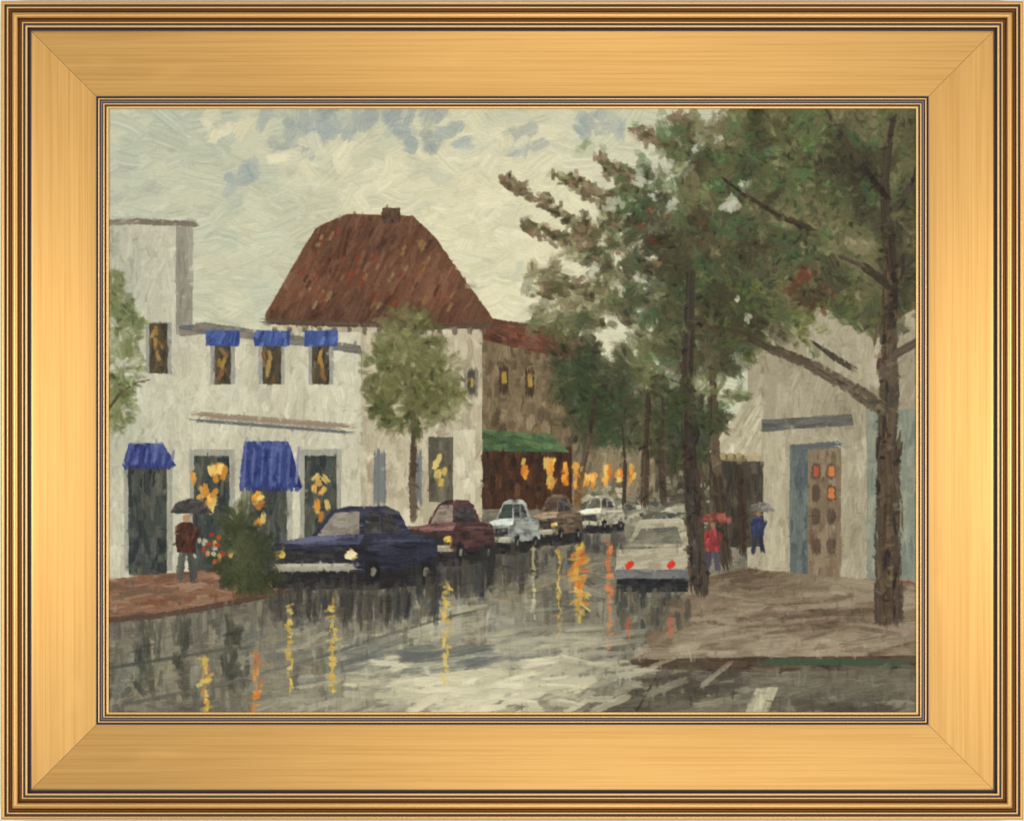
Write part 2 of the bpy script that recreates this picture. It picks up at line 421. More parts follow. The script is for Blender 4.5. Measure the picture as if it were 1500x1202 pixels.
for x, w in ((232, 26), (326, 24), (398, 26), (470, 24)):     # upper casements with shutters
    y = 524 if x > 250 else 508
    fill(box(x - w / 2 - 6, y - 36, x + w / 2 + 6, y + 38), [(150, 150, 140), (164, 162, 148)], LH, 22, 6, 90, 8, 2.6)
    fill(box(x - w / 2, y - 34, x + w / 2, y + 38), [(84, 76, 58), (100, 88, 64), (66, 60, 50)], LH, 20, 6, 88, 10, 3, 6)
    for _ in range(7): stroke(x + rng.normal(-2, w * 0.16), y + rng.normal(0, 14), 88 + rng.normal(0, 18), rng.uniform(10, 22), 5, pick([(164, 128, 64), (142, 108, 60), (178, 146, 84), (120, 90, 58)]), LH, load=1.3)
    if x > 250:
        fill(box(x - w, y - 40, x + w, y - 18), [(58, 76, 128), (76, 96, 150), (48, 62, 112), (96, 114, 162)], LH, 22, 6, 70, 10, 4, 6, load=1.3)
line(276, 606, 524, 626, 9, (140, 122, 102), LH); line(270, 614, 524, 634, 5, (92, 96, 96), LH)
for x0, x1, top in ((188, 244, 676), (284, 336, 668), (366, 420, 690), (446, 492, 668)):   # shop openings
    fill(box(x0 - 6, top - 10, x1 + 8, 836), [(152, 152, 136), (166, 164, 146)], LH, 34, 8, 90, 6, 2.4)
    fill(box(x0, top, x1, 842), [(62, 70, 66), (80, 84, 76), (52, 58, 58), (94, 92, 78)], LH, 34, 9, 90, 8, 3.0, 6)
for cx, cy, sx, sy, n in ((304, 712, 9, 16, 16), (376, 738, 5, 14, 9), (468, 722, 7, 24, 9), (322, 690, 6, 8, 5)):
    for _ in range(n): stroke(cx + rng.normal(0, sx), cy + rng.normal(0, sy), 80 + rng.normal(0, 30), 17, 8, pick([(226, 150, 58), (238, 184, 92), (200, 130, 54), (232, 200, 116)]), LH, load=1.7)
for x0, x1, y0, y1 in ((350, 436, 646, 714), (180, 252, 650, 682)):        # straight blinds over the shop fronts
    P = [(x0 + 8, y0), (x1 - 14, y0), (x1 + 6, y1), (x0, y1)]
    fill(P, [(46, 58, 104), (64, 80, 130), (86, 98, 144), (52, 64, 114)], LH, 34, 8, 78, 10, 4, 6, load=1.4)
    for x in range(int(x0) + 6, int(x1), 13): line(x + 4, y0 + 6, x, y1 - 4, 4, (110, 114, 158), LH, load=1.5, op=0.8)
    for x in range(int(x0) + 4, int(x1) + 4, 9): line(x, y1 - 2, x, y1 + 6, 7, (46, 56, 120), LH)

# ---- pavement in front of the left house
PV = motif_id('painted_pavement', 'reddish brown painted pavement before the cream house')
fill([(156, 848), (330, 832), (450, 838), (420, 868), (300, 888), (156, 906)], [(122, 84, 62), (138, 104, 80), (112, 92, 74), (148, 120, 96)], PV, 36, 7, 5, 7, 3.2, 6)
path([(156, 908), (230, 902), (300, 890), (370, 876), (430, 862)], 8, 8, (84, 58, 44), PV)
for x, w in ((214, 40), (268, 26), (340, 26)):
    for _ in range(26): stroke(x + rng.normal(0, w / 4), rng.uniform(910, 1010), 90 + rng.normal(0, 14), rng.uniform(18, 44), rng.uniform(5, 12), pick([(74, 76, 62), (92, 90, 74), (62, 64, 56)]), ST, op=0.7, dry=0.5)

# ---- right-hand house
RH = motif_id('painted_house', 'grey cream painted corner house with a panelled door at the right')
fill(box(1096, 400, 1345, 862), [(142, 134, 110), (162, 154, 128), (176, 168, 142), (156, 149, 126)], RH, 38, 15, 86, 14, 2.8, 5, fld=field(12, 10, 41), load=0.7)
fill(box(1270, 600, 1345, 852), [(128, 134, 118), (146, 148, 128), (116, 124, 112)], RH, 36, 10, 88, 8, 2.5)
fill(box(1118, 628, 1150, 856), [(182, 174, 146), (168, 160, 134)], RH, 36, 12, 90, 5, 2.8)
fill([(1108, 616), (1248, 606), (1250, 622), (1110, 632)], [(110, 108, 98), (92, 92, 86)], RH, 34, 6, 3, 5, 3)
fill(box(1158, 652, 1184, 846), [(96, 104, 102), (112, 118, 110), (84, 92, 92)], RH, 36, 9, 90, 4, 3)
fill(box(1184, 656, 1232, 846), [(128, 112, 90), (140, 124, 100), (118, 102, 82)], RH, 36, 9, 90, 5, 3)
line(1156, 656, 1236, 650, 9, (72, 80, 86), RH)
for yy in (690, 722, 756, 800):
    for xx in (1196, 1218):
        lit = (yy == 690) or (yy == 722 and xx > 1200)
        line(xx, yy - 13, xx, yy + 13, 13, (82, 68, 54), RH)
        if lit: line(xx, yy - 9, xx, yy + 9, 9, (226, 130, 66) if xx > 1200 else (186, 92, 66), RH, load=1.7)
fill([(1040, 662), (1092, 588), (1116, 576), (1116, 668)], [(186, 178, 148), (200, 194, 166), (168, 160, 132)], RH, 46, 7, 58, 6, 3.4, load=1.4)
for x in range(1046, 1116, 12): line(x, 662, x + 1, 674, 8, (176, 160, 112), RH)
fill(box(1040, 676, 1118, 800), [(70, 64, 52), (84, 78, 64), (60, 56, 46)], RH, 30, 9, 90, 8, 2.6)
fill(box(1156, 846, 1242, 862), [(168, 132, 104), (144, 106, 82), (120, 92, 70)], RH, 40, 6, 2, 3, 3)
line(1254, 852, 1345, 856, 10, (122, 52, 40), RH)

# ---- right-hand pavement
PR = motif_id('painted_pavement', 'grey brown painted pavement under the big tree at the right')
fill([(1020, 850), (1090, 832), (1345, 856), (1345, 970), (1150, 978), (926, 968), (958, 918)], [(94, 80, 62), (116, 102, 82), (140, 127, 105), (158, 146, 122)], PR, 46, 11, 3, 9, 3.2, 6, fld=field(14, 18, 52))
fill([(924, 966), (1130, 962), (1345, 960), (1345, 978), (1100, 984), (926, 978)], [(72, 60, 46), (86, 70, 54), (92, 82, 62)], PR, 46, 7, 1, 4, 3)
line(1105, 968, 1345, 972, 9, (58, 84, 62), PR, load=1.3)
for k in range(70):
    x, y = rng.uniform(985, 1340), rng.uniform(868, 955)
    stroke(x, y, rng.normal(3, 7), rng.uniform(30, 90), rng.uniform(4, 9), pick([(160, 148, 124), (172, 160, 136), (84, 72, 56), (96, 82, 64), (150, 126, 108)]), PR, op=0.6, dry=0.6, load=1.3)
line(950, 950, 1040, 880, 7, (142, 128, 104), PR, op=0.6)
fill([(950, 982), (1345, 978), (1345, 1048), (880, 1048)], [(76, 72, 60), (90, 84, 70), (104, 98, 82), (116, 110, 92)], ST, 46, 11, 3, 10, 2.6, 5, hard=False, under=False, op=0.8, fld=field(12, 20, 55))
fill([(1108, 1008), (1140, 1006), (1122, 1048), (1090, 1048)], [(186, 180, 150), (172, 166, 138)], ST, 34, 12, 68, 4, 3, load=1.5)
line(962, 990, 930, 1046, 3, (62, 56, 46), ST)

# ---- pale glare on the road, tracks, mirrored lights
for k in range(330):
    x, y = rng.normal(705, 105), min(rng.normal(988, 28), 1046)
    stroke(x, y, rng.normal(9, 12), rng.uniform(26, 80), rng.uniform(4, 11), pick([(186, 180, 150), (202, 196, 164), (168, 164, 138), (216, 210, 178)]) + rng.normal(0, 4), ST, op=rng.uniform(0.35, 0.8), load=1.3, bend=rng.normal(0, 0.06), pickup=0.35, dry=0.6 if k % 2 else 0)
for k in range(90):
    x, y = rng.normal(595, 95), rng.normal(962, 15)
    stroke(x, y, rng.normal(10, 8), rng.uniform(30, 76), rng.uniform(4, 10), pick([(110, 112, 104), (124, 124, 110), (98, 102, 98)]), ST, op=0.55, pickup=0.3, dry=0.4)
for k in range(44):
    x, y = rng.normal(725, 60), min(rng.normal(1015, 18), 1046)
    stroke(x, y, rng.normal(12, 16), rng.uniform(20, 56), rng.uniform(5, 10), pick([(214, 208, 172), (224, 218, 186), (206, 200, 164)]), ST, op=0.9, load=2.2, bend=rng.normal(0, 0.15), pickup=0.1, dry=0.3)
path([(170, 1034), (260, 1016), (350, 996), (450, 968), (540, 938), (640, 908), (720, 886)], 6, 4, (88, 88, 76), ST, op=0.85)
path([(160, 978), (260, 962), (340, 948), (420, 922), (470, 906)], 5, 3, (90, 92, 82), ST, op=0.8)
path([(740, 878), (800, 856), (870, 826)], 3, 3, (150, 130, 92), ST, op=0.8)
YEL = [(226, 192, 84), (236, 210, 116), (214, 172, 74)]; ORG = [(224, 136, 56), (230, 156, 74), (206, 112, 52)]
def mirror(x, y0, y1, w, cols, n):
    n = int(n * 1.5)
    for i in range(n):
        y = y0 + (y1 - y0) * (i + rng.uniform(0, 1)) / n
        f = 1 - 0.45 * i / n
        if rng.random() < 0.55: stroke(x + rng.normal(0, w * 0.16), y, 90 + rng.normal(0, 14), rng.uniform(9, 22), w * rng.uniform(0.25, 0.55) * f, pick(cols), ST, op=0.85, load=1.8, dry=0.4)
        else: stroke(x + rng.normal(0, w * 0.16), y, rng.normal(5, 24), w * rng.uniform(0.7, 1.4) * f, rng.uniform(3, 8), pick(cols), ST, op=0.85, load=1.8)
# ---- cars
def front_car(label, x0, x1, yr, yb, body, glass, lights, dark=(40, 38, 36)):
    """three-quarter view, nose towards the viewer at the left, flank running back to the right"""
    m = motif_id('painted_car', label); w = x1 - x0; h = yb - yr
    b = np.array(body, float); dk = np.array(dark, float); g = np.array(glass, float)
    P = lambda *q: [(x0 + w * a, yr + h * c) for a, c in q]
    bl, bw = max(w * 0.17, 9), max(h * 0.075, 3.2)
    fill(P((0.00, 0.90), (1.0, 0.80), (1.01, 1.02), (0.60, 1.10), (0.03, 1.08)), [dk, dk + 12], m, bl, bw, 0, 6, 3)
    fill(P((0.26, 0.42), (0.38, 0.09), (0.48, 0.03), (0.70, 0.03), (0.77, 0.10), (0.85, 0.40)), [b * 0.75, b * 0.95, b * 1.15], m, bl, bw, 3, 10, 4, 5)
    fill(P((0.29, 0.41), (0.40, 0.12), (0.54, 0.10), (0.54, 0.39)), [g, g * 0.85, g * 1.1], m, bl * 0.7, bw, 20, 14, 3, 6)
    fill(P((0.575, 0.38), (0.58, 0.11), (0.70, 0.11), (0.73, 0.15), (0.80, 0.37)), [dk + 10, dk + 30, dk + 55], m, bl * 0.6, bw * 0.8, -12, 14, 3, 6)
    line(x0 + w * .67, yr + h * .10, x0 + w * .68, yr + h * .38, max(w * .018, 2), b * 0.9, m)
    fill(P((0.0, 0.66), (0.04, 0.52), (0.26, 0.43), (0.58, 0.39), (0.84, 0.38), (0.97, 0.42), (1.0, 0.52), (1.0, 0.80), (0.62, 0.88), (0.0, 0.90)), [b * 0.66, b * 0.85, b * 1.05, b * 0.95], m, bl, bw, 3, 6, 5.0, 6)
    fill(P((0.05, 0.50), (0.25, 0.42), (0.57, 0.39), (0.54, 0.52)), [b * 1.10, b * 1.30 + 12, b * 1.5 + 16], m, bl, bw * 0.8, 6, 5, 3.2, 6, load=1.3)
    for k in range(3): line(x0 + w * (.10 + .05 * k), yr + h * (.50 + .02 * k), x0 + w * (.42 + .05 * k), yr + h * (.455 + .02 * k), max(h * .025, 2), b * 1.3 + rng.uniform(10, 34), m, load=1.4, op=0.8)
    line(x0 + w * .60, yr + h * .47, x0 + w * .99, yr + h * .47, max(h * .03, 2), b * 1.2 + 20, m, op=0.7)
    fill(P((0.10, 0.60), (0.46, 0.58), (0.46, 0.74), (0.10, 0.75)), [dk + 8, dk + 26, b * 0.7], m, bl * 0.7, bw * 0.7, 0, 5, 3, 5)
    line(x0 - w * .01, yr + h * .82, x0 + w * .56, yr + h * .81, max(h * .10, 3), (186, 180, 156), m, load=1.8)
    line(x0 + w * .02, yr + h * .79, x0 + w * .50, yr + h * .78, max(h * .035, 2), (208, 202, 176), m, load=1.8)
    fill(P((0.01, 0.88), (0.58, 0.87), (1.0, 0.80), (1.0, 0.92), (0.60, 1.02), (0.02, 1.03)), [dk, dk + 9], m, bl, bw, 0, 5, 3)
    for q, hh_ in ((0.62, 0.34), (0.93, 0.28)):
        stroke(x0 + w * q, yr + h * 0.87, 90, h * hh_, w * 0.085, (30, 29, 28), m)
        stroke(x0 + w * q + 1, yr + h * 0.87, 80, h * 0.13, w * 0.03, (146, 142, 126), m, load=1.5)
    if lights:
        for q in (0.07, 0.49):
            for _ in range(5): stroke(x0 + w * q + rng.normal(0, 1.8), yr + h * 0.66 + rng.normal(0, 1.2), rng.normal(0, 30), max(w * 0.07, 5), max(h * 0.075, 3.6), pick(YEL + [(236, 226, 190)]), m, load=1.9)
    for _ in range(int(w / 2.6)):
        stroke(rng.uniform(x0, x1), yb + h * rng.uniform(0.10, 0.55), 90 + rng.normal(0, 5), rng.uniform(14, 32), rng.uniform(4, 9), dk + rng.uniform(12, 52), ST, op=0.6)
for _ in range(150):      # a blur of far traffic and wet light at the end of the street
    x, y = rng.uniform(850, 1000), rng.normal(744, 11)
    stroke(x, y, rng.normal(0, 18), rng.uniform(8, 26), rng.uniform(4, 9), pick([(196, 190, 164), (170, 166, 142), (82, 78, 66), (104, 106, 92), (140, 134, 112), (64, 66, 58), (90, 108, 92)]), FAR, load=1.5)
front_car('tiny pale painted car farthest down the street', 838, 914, 724, 776, (182, 176, 152), (104, 100, 86), False)
front_car('small tan painted car between two pale ones', 772, 852, 722, 792, (116, 100, 80), (88, 74, 60), True)
front_car('small pale blue painted car with dark windscreen', 704, 790, 730, 804, (158, 162, 152), (70, 78, 70), False)
front_car('maroon painted car behind the blue one', 592, 724, 730, 820, (86, 62, 58), (146, 134, 118), True)
front_car('dark blue painted car with lit headlamps nearest at the left', 392, 640, 738, 852, (56, 57, 72), (150, 142, 128), True)
for x0, x1, y in ((396, 640, 862), (600, 726, 828), (706, 792, 812)):
    for _ in range(int((x1 - x0) / 3)):
        stroke(rng.uniform(x0, x1), y + rng.uniform(0, 34), 90 + rng.normal(0, 4), rng.uniform(20, 52), rng.uniform(5, 10), pick([(50, 48, 44), (66, 62, 54), (84, 78, 66), (58, 60, 62)]), ST, op=0.7, dry=0.5)
BC = motif_id('painted_car', 'silver painted car seen from behind with red tail lamps')
fill([(918, 800), (936, 764), (1000, 760), (1010, 800)], [(168, 160, 134), (188, 180, 152), (150, 144, 120)], BC, 30, 7, 4, 10, 3.4)
fill([(926, 796), (940, 774), (992, 772), (1000, 796)], [(112, 112, 96), (134, 130, 110), (98, 100, 88)], BC, 26, 6, 4, 8, 3)
fill([(902, 838), (904, 806), (1012, 800), (1012, 838)], [(176, 168, 142), (190, 182, 154), (160, 152, 128)], BC, 34, 7, 3, 6, 3.4)
fill(box(902, 834, 1010, 850), [(106, 108, 108), (124, 122, 116)], BC, 34, 6, 0, 4, 3)
fill(box(904, 848, 1008, 866), [(38, 38, 40), (52, 52, 52)], BC, 30, 7, 0, 5, 3)
for x in (922, 984):
    for _ in range(3): stroke(x + rng.normal(0, 1), 827 + rng.normal(0, 1), 40, 13, 8, (206, 62, 42), BC, load=1.8)
line(936, 764, 998, 761, 6, (206, 200, 172), BC, load=1.5)
for _ in range(46): stroke(rng.uniform(900, 1010), rng.uniform(866, 915), 90 + rng.normal(0, 5), rng.uniform(14, 34), rng.uniform(5, 9), pick([(70, 68, 58), (88, 84, 70), (110, 104, 86), (60, 62, 58)]), ST, op=0.8)
mirror(424, 884, 1010, 12, YEL, 13); mirror(487, 878, 1012, 13, YEL, 13); mirror(653, 852, 992, 15, YEL, 12)
mirror(375, 952, 1040, 17, ORG, 9); mirror(300, 968, 1042, 20, ORG + YEL, 9); mirror(818, 800, 930, 8, YEL, 12)
mirror(850, 800, 905, 30, ORG + YEL, 16); mirror(893, 790, 950, 13, [(214, 116, 62), (226, 132, 76)], 16); mirror(782, 800, 900, 8, [(206, 198, 164), (214, 206, 150)], 8)
for x in (921, 984): mirror(x, 905, 932, 8, [(196, 92, 66)], 4)

# ---- trees
GRN = [(58, 66, 40), (74, 80, 46), (92, 94, 56), (108, 108, 70)]
LF1, LF2 = field(30, 22, 71), field(12, 9, 72)
def leaves(cx, cy, rx, ry, n, cols, mid, ln=18, wd=8, out=True, op=0.8, sh=1.0):
    cols = sorted([np.asarray(c, float) for c in cols], key=lambda c: c.sum())
    for k in range(n):
        r = math.sqrt(rng.random()) * sh; t = rng.uniform(0, 2 * math.pi)
        x, y = cx + rx * r * math.cos(t), cy + ry * r * math.sin(t)
        gx_, gy_ = min(max(int((x - PX0) * K), 0), GW - 1), min(max(int((y - PY0) * K), 0), GH - 1)
        f = 0.65 * LF1[gy_, gx_] + 0.35 * LF2[gy_, gx_] + rng.normal(0, 0.10) - 0.10 * (y - cy) / ry
        f = (f - 0.5) * 1.5 + 0.5
        a = -math.degrees(math.atan2(y - cy, x - cx)) + rng.normal(0, 30) if out else rng.uniform(0, 180)
        big = 1.5 if k < n * 0.45 else 0.85
        stroke(x, y, a, ln * big * rng.uniform(0.6, 1.4), wd * big * rng.uniform(0.5, 1.2), pick(cols, f) + rng.normal(0, 3.5), mid, op=op * rng.uniform(0.6, 1.0), bend=rng.normal(0, 0.25), load=0.9, dry=0.6 if rng.random() < 0.5 else 0, pickup=0.35)
LT = motif_id('painted_tree', 'green painted branches reaching in at the left edge')
for cx, cy, rx, ry in ((164, 430, 22, 40), (176, 480, 34, 40), (180, 545, 34, 40), (170, 600, 26, 32)):
    leaves(cx, cy, rx, ry, 70, [(86, 98, 56), (108, 116, 72), (126, 130, 86), (70, 82, 48)], LT, 18, 7)
path([(158, 600), (176, 575), (200, 560), (218, 556)], 4, 2, (96, 84, 62), LT)
MT = motif_id('painted_tree', 'slim round painted tree before the brown roofed house')
path([(606, 760), (604, 700), (606, 650), (604, 590), (606, 540)], 11, 6, (66, 52, 38), MT)
for cx, cy, rx, ry, n in ((600, 500, 46, 48, 150), (566, 540, 34, 40, 90), (636, 550, 46, 46, 130), (600, 590, 56, 44, 150), (650, 588, 34, 28, 60), (560, 590, 26, 30, 50)):
    leaves(cx, cy, rx, ry, n, GRN, MT, 18, 8)
leaves(592, 486, 40, 36, 40, [(116, 118, 76), (128, 128, 88)], MT, 14, 6)
BU = motif_id('painted_bush', 'dark green painted bush beside the blue car')
for cx, cy, rx, ry, n in ((358, 818, 44, 46, 200), (350, 770, 24, 40, 80), (372, 846, 40, 22, 80)):
    leaves(cx, cy, rx, ry, n, [(48, 54, 34), (62, 68, 42), (76, 80, 50), (88, 92, 60)], BU, 18, 8)
for _ in range(18): stroke(rng.normal(310, 16), rng.normal(806, 12), rng.uniform(0, 180), 9, 6, pick([(198, 92, 52), (178, 60, 44), (214, 160, 84), (204, 196, 166)]), BU, load=1.7)
MID = motif_id('painted_tree', 'row of dark painted trees in the middle distance')
for cx, cy, rx, ry, n in ((842, 540, 40, 56, 120), (884, 575, 54, 48, 150), (930, 600, 70, 56, 200), (860, 610, 40, 40, 90), (960, 540, 60, 70, 180), (1000, 620, 56, 60, 150)):
    leaves(cx, cy, rx, ry, n, [(64, 70, 44), (82, 86, 54), (56, 74, 50), (100, 102, 66), (74, 66, 48)], MID, 22, 10)
for pts, w in (([(846, 740), (852, 690), (866, 630), (872, 580)], 10), ([(944, 740), (946, 660), (950, 580)], 12), ([(972, 735), (968, 660), (972, 590)], 10), ([(914, 735), (916, 680), (912, 620)], 6)):
    path(pts, w, w * 0.6, (62, 50, 38), MID)
BT = motif_id('painted_tree', 'great spreading painted tree filling the upper right corner')
OLV = [(76, 74, 50), (96, 92, 64), (118, 112, 82), (64, 64, 42), (92, 98, 62), (128, 120, 90)]
fill([(1070, 156), (1345, 156), (1345, 450), (1290, 480), (1200, 450), (1120, 480), (1030, 540), (970, 470), (960, 400), (1000, 320), (1020, 240)], OLV, BT, 30, 15, 20, 60, 2.8, 6, hard=False, fld=field(16, 12, 61), load=0.6)
for cx, cy, rx, ry, n in ((1040, 210, 70, 50, 150), (970, 300, 76, 64, 170), (900, 360, 70, 44, 110), (1060, 330, 100, 80, 260), (970, 425, 86, 56, 180), (880, 445, 56, 34, 80), (1090, 440, 90, 70, 220), (1180, 230, 110, 80, 240), (1290, 260, 70, 110, 220), (1200, 360, 120, 70, 240), (1290, 430, 70, 60, 130), (1040, 500, 80, 60, 180), (822, 465, 44, 30, 46), (800, 410, 30, 30, 30)):
    leaves(cx, cy, rx, ry, n, OLV + [(66, 92, 58), (62, 60, 42), (80, 70, 52)], BT, 24, 11)
for x0, y0, x1, y1 in ((880, 345, 735, 262), (870, 360, 765, 330), (900, 300, 808, 250), (930, 270, 868, 226), (1000, 220, 930, 190), (880, 420, 790, 425), (1010, 190, 985, 170)):      # feathery outer sprays
    L = math.hypot(x1 - x0, y1 - y0); a = -math.degrees(math.atan2(y1 - y0, x1 - x0))
    for _ in range(int(L / 1.6)):
        t = rng.random(); w = 20 * (1 - t * 0.65)
        stroke(x0 + (x1 - x0) * t + rng.normal(0, w * 0.3), y0 + (y1 - y0) * t + rng.normal(0, w * 0.5), a + rng.normal(0, 38), rng.uniform(10, 24), rng.uniform(4, 9), pick([(106, 92, 70), (120, 108, 84), (92, 84, 58), (134, 112, 90), (84, 86, 54)]) + rng.normal(0, 5), BT, op=0.85)
leaves(1080, 250, 240, 110, 70, [(72, 98, 62), (84, 108, 70), (92, 112, 66)], BT, 20, 13)
leaves(1140, 470, 150, 60, 60, [(96, 104, 50), (112, 112, 58), (70, 88, 50)], BT, 16, 10)
leaves(1190, 425, 34, 28, 46, [(104, 58, 42), (88, 52, 40), (122, 68, 50), (76, 62, 44)], BT, 15, 8, out=False)
leaves(960, 350, 90, 50, 16, [(142, 66, 46), (128, 74, 54)], BT, 9, 6)
BARK = (62, 52, 40)
path([(1302, 912), (1302, 850), (1300, 780), (1302, 700), (1300, 640), (1304, 560), (1302, 480), (1306, 400), (1300, 330), (1296, 270), (1302, 210), (1310, 170)], 42, 9, BARK, BT, var=5)
path([(1300, 905), (1298, 820), (1300, 740), (1296, 660), (1304, 600)], 22, 20, (86, 70, 52), BT, var=6)
for _ in range(90):
    y = rng.uniform(380, 910); stroke(1302 + rng.normal(0, 9), y, 90 + rng.normal(0, 7), rng.uniform(18, 44), rng.uniform(3, 6), pick([(48, 40, 32), (92, 76, 56), (74, 60, 46), (104, 88, 66)]), BT, load=1.3)
path([(1296, 600), (1250, 570), (1190, 535), (1130, 510), (1080, 485), (1020, 475)], 22, 8, (76, 66, 50), BT, var=5)
path([(1304, 420), (1266, 390), (1230, 375)], 12, 6, BARK, BT); path([(1300, 290), (1262, 240), (1230, 190), (1210, 160)], 10, 4, BARK, BT)
path([(1312, 310), (1336, 270), (1345, 240)], 9, 5, BARK, BT); path([(1190, 335), (1140, 315), (1090, 285), (1060, 262)], 9, 4, BARK, BT)
path([(1310, 520), (1345, 500)], 12, 8, BARK, BT); path([(1250, 540), (1210, 515), (1190, 500)], 9, 5, BARK, BT)
NT = motif_id('painted_tree', 'pair of bare dark painted trunks at the kerb')
path([(1026, 868), (1022, 800), (1014, 720), (1008, 640), (1006, 560), (1010, 480), (1012, 400)], 28, 14, (62, 52, 42), NT, var=5)
for _ in range(40): stroke(1016 + rng.normal(0, 7), rng.uniform(560, 860), 92 + rng.normal(0, 6), rng.uniform(18, 40), rng.uniform(3, 6), pick([(48, 42, 36), (80, 66, 52), (66, 62, 60)]), NT, load=1.3)
path([(1064, 830), (1058, 760), (1050, 690), (1046, 620), (1044, 540)], 18, 11, (72, 58, 44), NT, var=5)
path([(1088, 806), (1086, 740), (1086, 690)], 12, 10, (70, 54, 40), NT, var=5)
leaves(1030, 585, 60, 40, 60, GRN, NT, 20, 9)
for x, y, r in ((1018, 218, 6), (1054, 202, 5), (1066, 300, 12), (986, 300, 8), (958, 286, 6), (938, 262, 9), (1098, 465, 5), (936, 408, 7), (1080, 438, 4), (896, 300, 11), (1088, 268, 5), (905, 420, 8), (870, 396, 8), (975, 240, 9)):   # sky showing through
    for _ in range(6): stroke(x + rng.normal(0, r * 0.6), y + rng.normal(0, r * 0.5), rng.uniform(0, 180), r * rng.uniform(0.9, 2.0), r * rng.uniform(0.5, 1.1), pick([(200, 200, 176), (184, 188, 168), (206, 205, 180)]), SKY, load=1.1, op=0.75, bend=rng.normal(0, .4))
# ---- people under umbrellas
def person(label, x, yf, h, coat, legs, brolly):
    m = motif_id('painted_person', label)
    for dx, lean in ((-0.06, -4), (0.07, 5)):
        line(x + dx * h * 0.6, yf - h * 0.48, x + dx * h * 1.5 + lean * 0.3, yf, h * 0.10, legs, m)
    fill([(x - h * .13, yf - h * .42), (x - h * .15, yf - h * .78), (x - h * .05, yf - h * .84), (x + h * .06, yf - h * .84), (x + h * .15, yf - h * .76), (x + h * .13, yf - h * .42)], [coat, np.array(coat) * 1.25, np.array(coat) * 0.8], m, h * .2, h * .06, 80, 14, 4)
    stroke(x + 1, yf - h * 0.90, 90, h * 0.12, h * 0.09, (170, 126, 96), m, load=1.3)
    stroke(x + h * 0.14, yf - h * 0.62, 65, h * 0.3, h * 0.06, np.array(coat) * 0.85, m)
    line(x + h * .12, yf - h * .62, x + h * .10, yf - h * 1.06, 2.5, (52, 46, 42), m)
    cx = x + h * .08
    fill([(cx - h * .30, yf - h * .97), (cx - h * .22, yf - h * 1.10), (cx - h * .04, yf - h * 1.17), (cx + h * .16, yf - h * 1.13), (cx + h * .31, yf - h * .96)], [brolly, np.array(brolly) * 1.3, np.array(brolly) * 0.8], m, h * .2, h * .07, 12, 25, 4, load=1.3)
person('painted walker in a brown coat under a dark umbrella', 272, 852, 104, (78, 48, 36), (52, 54, 52), (70, 66, 64))
person('painted walker in blue under a grey umbrella by the corner house', 1110, 812, 66, (58, 66, 96), (48, 52, 70), (120, 116, 106))
person('painted walker in a red jacket beside the dark trunk', 1043, 838, 76, (140, 62, 58), (66, 62, 78), (120, 72, 60))

# ---- last touches: small broken strokes that sharpen what is already there
for k in range(9000):
    gx_, gy_ = int(rng.integers(6, GW - 6)), int(rng.integers(6, GH - 6))
    mname = MOTIFS[motif[gy_, gx_]][0]
    c = canvas[gy_, gx_]; x, y = gx_ / K + PX0, gy_ / K + PY0
    if mname == 'painted_sky':
        if k % 3: continue
        stroke(x, y, rng.normal(5, 25), rng.uniform(10, 26), rng.uniform(4, 9), c + rng.normal(0, 5), 0, op=0.6, load=0.6, tag=False, dry=0.5)
    elif mname == 'painted_tree':
        stroke(x, y, rng.uniform(0, 180), rng.uniform(7, 16), rng.uniform(3, 6), c * rng.choice((0.72, 0.82, 1.16, 1.28)) + rng.normal(0, 5), 0, op=0.75, load=1.2, tag=False, dry=0.6, pickup=0.1, bend=rng.normal(0, .2))
    elif mname == 'painted_street':
        stroke(x, y, 90 + rng.normal(0, 8) if k % 2 else rng.normal(6, 8), rng.uniform(9, 26), rng.uniform(2.5, 5), c * rng.choice((0.86, 0.93, 1.06, 1.11)) + rng.normal(0, 3), 0, op=0.6, load=1.1, tag=False, dry=0.6, pickup=0.1)
    else:
        stroke(x, y, rng.choice((88, 80, 5, 95)) + rng.normal(0, 14), rng.uniform(6, 16), rng.uniform(2.5, 5), c * rng.choice((0.90, 0.95, 1.04, 1.06)) + rng.normal(0, 3), 0, op=0.6, load=1.1, tag=False, dry=0.6, pickup=0.1)

GL = [(204, 198, 164), (218, 212, 178), (228, 222, 190), (192, 188, 158)]
for k in range(120):     # thick pale glare laid last
    x, y = rng.normal(715, 75), min(rng.normal(1004, 22), 1046)
    stroke(x, y, rng.normal(6, 12), rng.uniform(24, 78), rng.uniform(4, 12), pick(GL), ST, op=rng.uniform(0.5, 0.95), load=2.0, dry=0.7 if k % 2 else 0.2, tag=False)
for k in range(60):
    x = rng.uniform(620, 930)
    stroke(x, 930 + rng.normal(0, 16) + (x - 700) * 0.06, rng.normal(3, 6), rng.uniform(30, 80), rng.uniform(4, 9), pick([(178, 174, 148), (196, 190, 160), (164, 162, 142)]), ST, op=0.5, load=1.2, dry=0.5, tag=False)
for k in range(26):
    x = rng.uniform(590, 720)
    stroke(x, rng.normal(962, 10), rng.normal(6, 6), rng.uniform(30, 80), rng.uniform(5, 10), pick([(92, 96, 94), (110, 112, 104)]), ST, op=0.6, dry=0.5, tag=False)
mirror(653, 930, 996, 14, YEL, 7); mirror(487, 960, 1012, 11, YEL, 5)

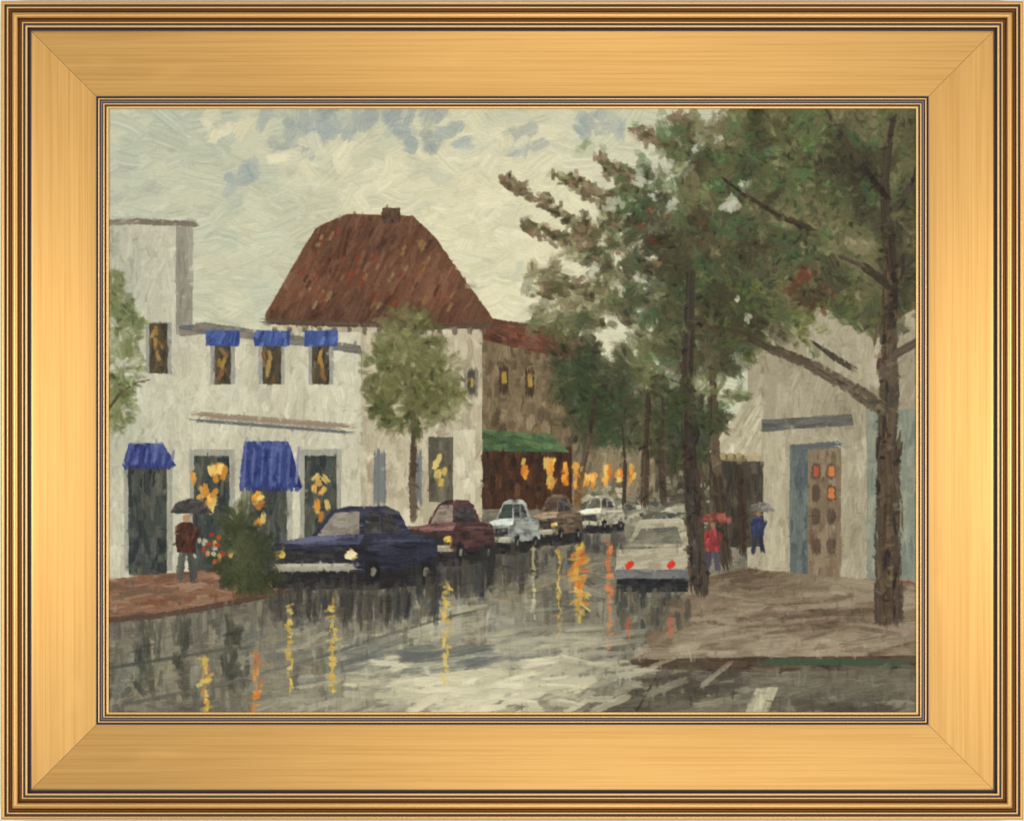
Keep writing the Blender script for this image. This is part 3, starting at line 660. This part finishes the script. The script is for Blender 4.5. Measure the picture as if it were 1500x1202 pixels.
# ---- canvas ground thread and the finished relief
thr = rng.normal(0, 1, (GH, GW)); thr = (thr + np.roll(thr, 1, 1) + np.roll(thr, 2, 1) + np.roll(thr, 3, 1) + np.roll(thr, 4, 1)) / 2.24
thv = rng.normal(0, 1, (GH, GW)); thv = (thv + np.roll(thv, 1, 0) + np.roll(thv, 2, 0) + np.roll(thv, 3, 0)) / 2
q = np.pad(relief, 1, mode='edge')
relief = 0.6 * relief + 0.1 * (q[:-2, 1:-1] + q[2:, 1:-1] + q[1:-1, :-2] + q[1:-1, 2:])
height = 0.78 * relief + 0.05 * thr + 0.02 * thv             # photograph pixels
canvas = 126 + (canvas - 126) * np.where(canvas > 126, 1.07, 1.14)
pig = lin(np.clip(canvas + 2.2 * thr[..., None] + 1.2 * thv[..., None], 6, 246)) * PIGMENT

def paint_material():
    m, nt, p = new_mat('oil_paint')
    a = nt.nodes.new('ShaderNodeAttribute'); a.attribute_name = 'pigment'
    nt.links.new(a.outputs['Color'], p.inputs['Base Color'])
    p.inputs['Roughness'].default_value = 0.52
    p.inputs['Specular IOR Level'].default_value = 0.22
    return m
M_PAINT = paint_material()
M_LINEN = mat_plain('linen', (0.50, 0.43, 0.32), 0.9, 0.0, spec=0.1, noise=0.15, nscale=400)

CZ = -3.2                                                      # paint surface behind the frame's face (pixels)
def to_local(px, py, h): return (px - CX) * S, -h * S, (FY1 - py) * S
cv = [to_local(x, y, CZ - dz) for dz in (1.0, 9.0) for x, y in ((PX0, PY1), (PX1, PY1), (PX1, PY0), (PX0, PY0))]
cm = D.meshes.new('canvas')
cm.from_pydata(cv, [], [(0, 1, 2, 3), (7, 6, 5, 4), (0, 4, 5, 1), (1, 5, 6, 2), (2, 6, 7, 3), (3, 7, 4, 0)])
cm.materials.append(M_LINEN)
canvas_ob = link('canvas', cm, root)
vx, vy, vz = to_local(PXX, PYY, CZ + height)
allco = np.stack([vx, vy, vz], -1).reshape(-1, 3).astype('f')
allcol = np.concatenate([pig.reshape(-1, 3), np.ones((GH * GW, 1))], 1).astype('f')
# tidy the motif map so that each motif is a clean patch, then cut the one sheet of paint along it
cellm = motif[:-1, :-1].copy()
idx = (np.arange(GH - 1)[:, None] * GW + np.arange(GW - 1)[None, :])
quads = np.stack([idx, idx + GW, idx + GW + 1, idx + 1], -1).reshape(-1, 4)
gyh, gxh = np.gradient(height)                                 # one normal field for all patches: no seams
nrm = np.stack([-gxh * K, -np.ones_like(gxh), gyh * K], -1).reshape(-1, 3)
nrm /= np.linalg.norm(nrm, axis=1, keepdims=True)
cm_flat = cellm.reshape(-1)
for i, (nm, lab) in enumerate(MOTIFS):
    f = quads[cm_flat == i]
    if len(f) == 0: continue
    used, inv = np.unique(f.ravel(), return_inverse=True)
    me = D.meshes.new(nm)
    me.vertices.add(len(used)); me.vertices.foreach_set('co', allco[used].ravel())
    me.loops.add(f.size); me.loops.foreach_set('vertex_index', inv.astype('i').ravel())
    me.polygons.add(len(f)); me.polygons.foreach_set('loop_start', np.arange(0, f.size, 4, dtype='i'))
    me.update(calc_edges=True); me.validate()
    me.polygons.foreach_set('use_smooth', np.ones(len(f), bool))
    ca = me.color_attributes.new('pigment', 'FLOAT_COLOR', 'POINT')
    ca.data.foreach_set('color', allcol[used].ravel())
    me.normals_split_custom_set_from_vertices(nrm[used].tolist())
    me.materials.append(M_PAINT)
    o = link(nm, me, canvas_ob)
    if lab: o['label'] = lab
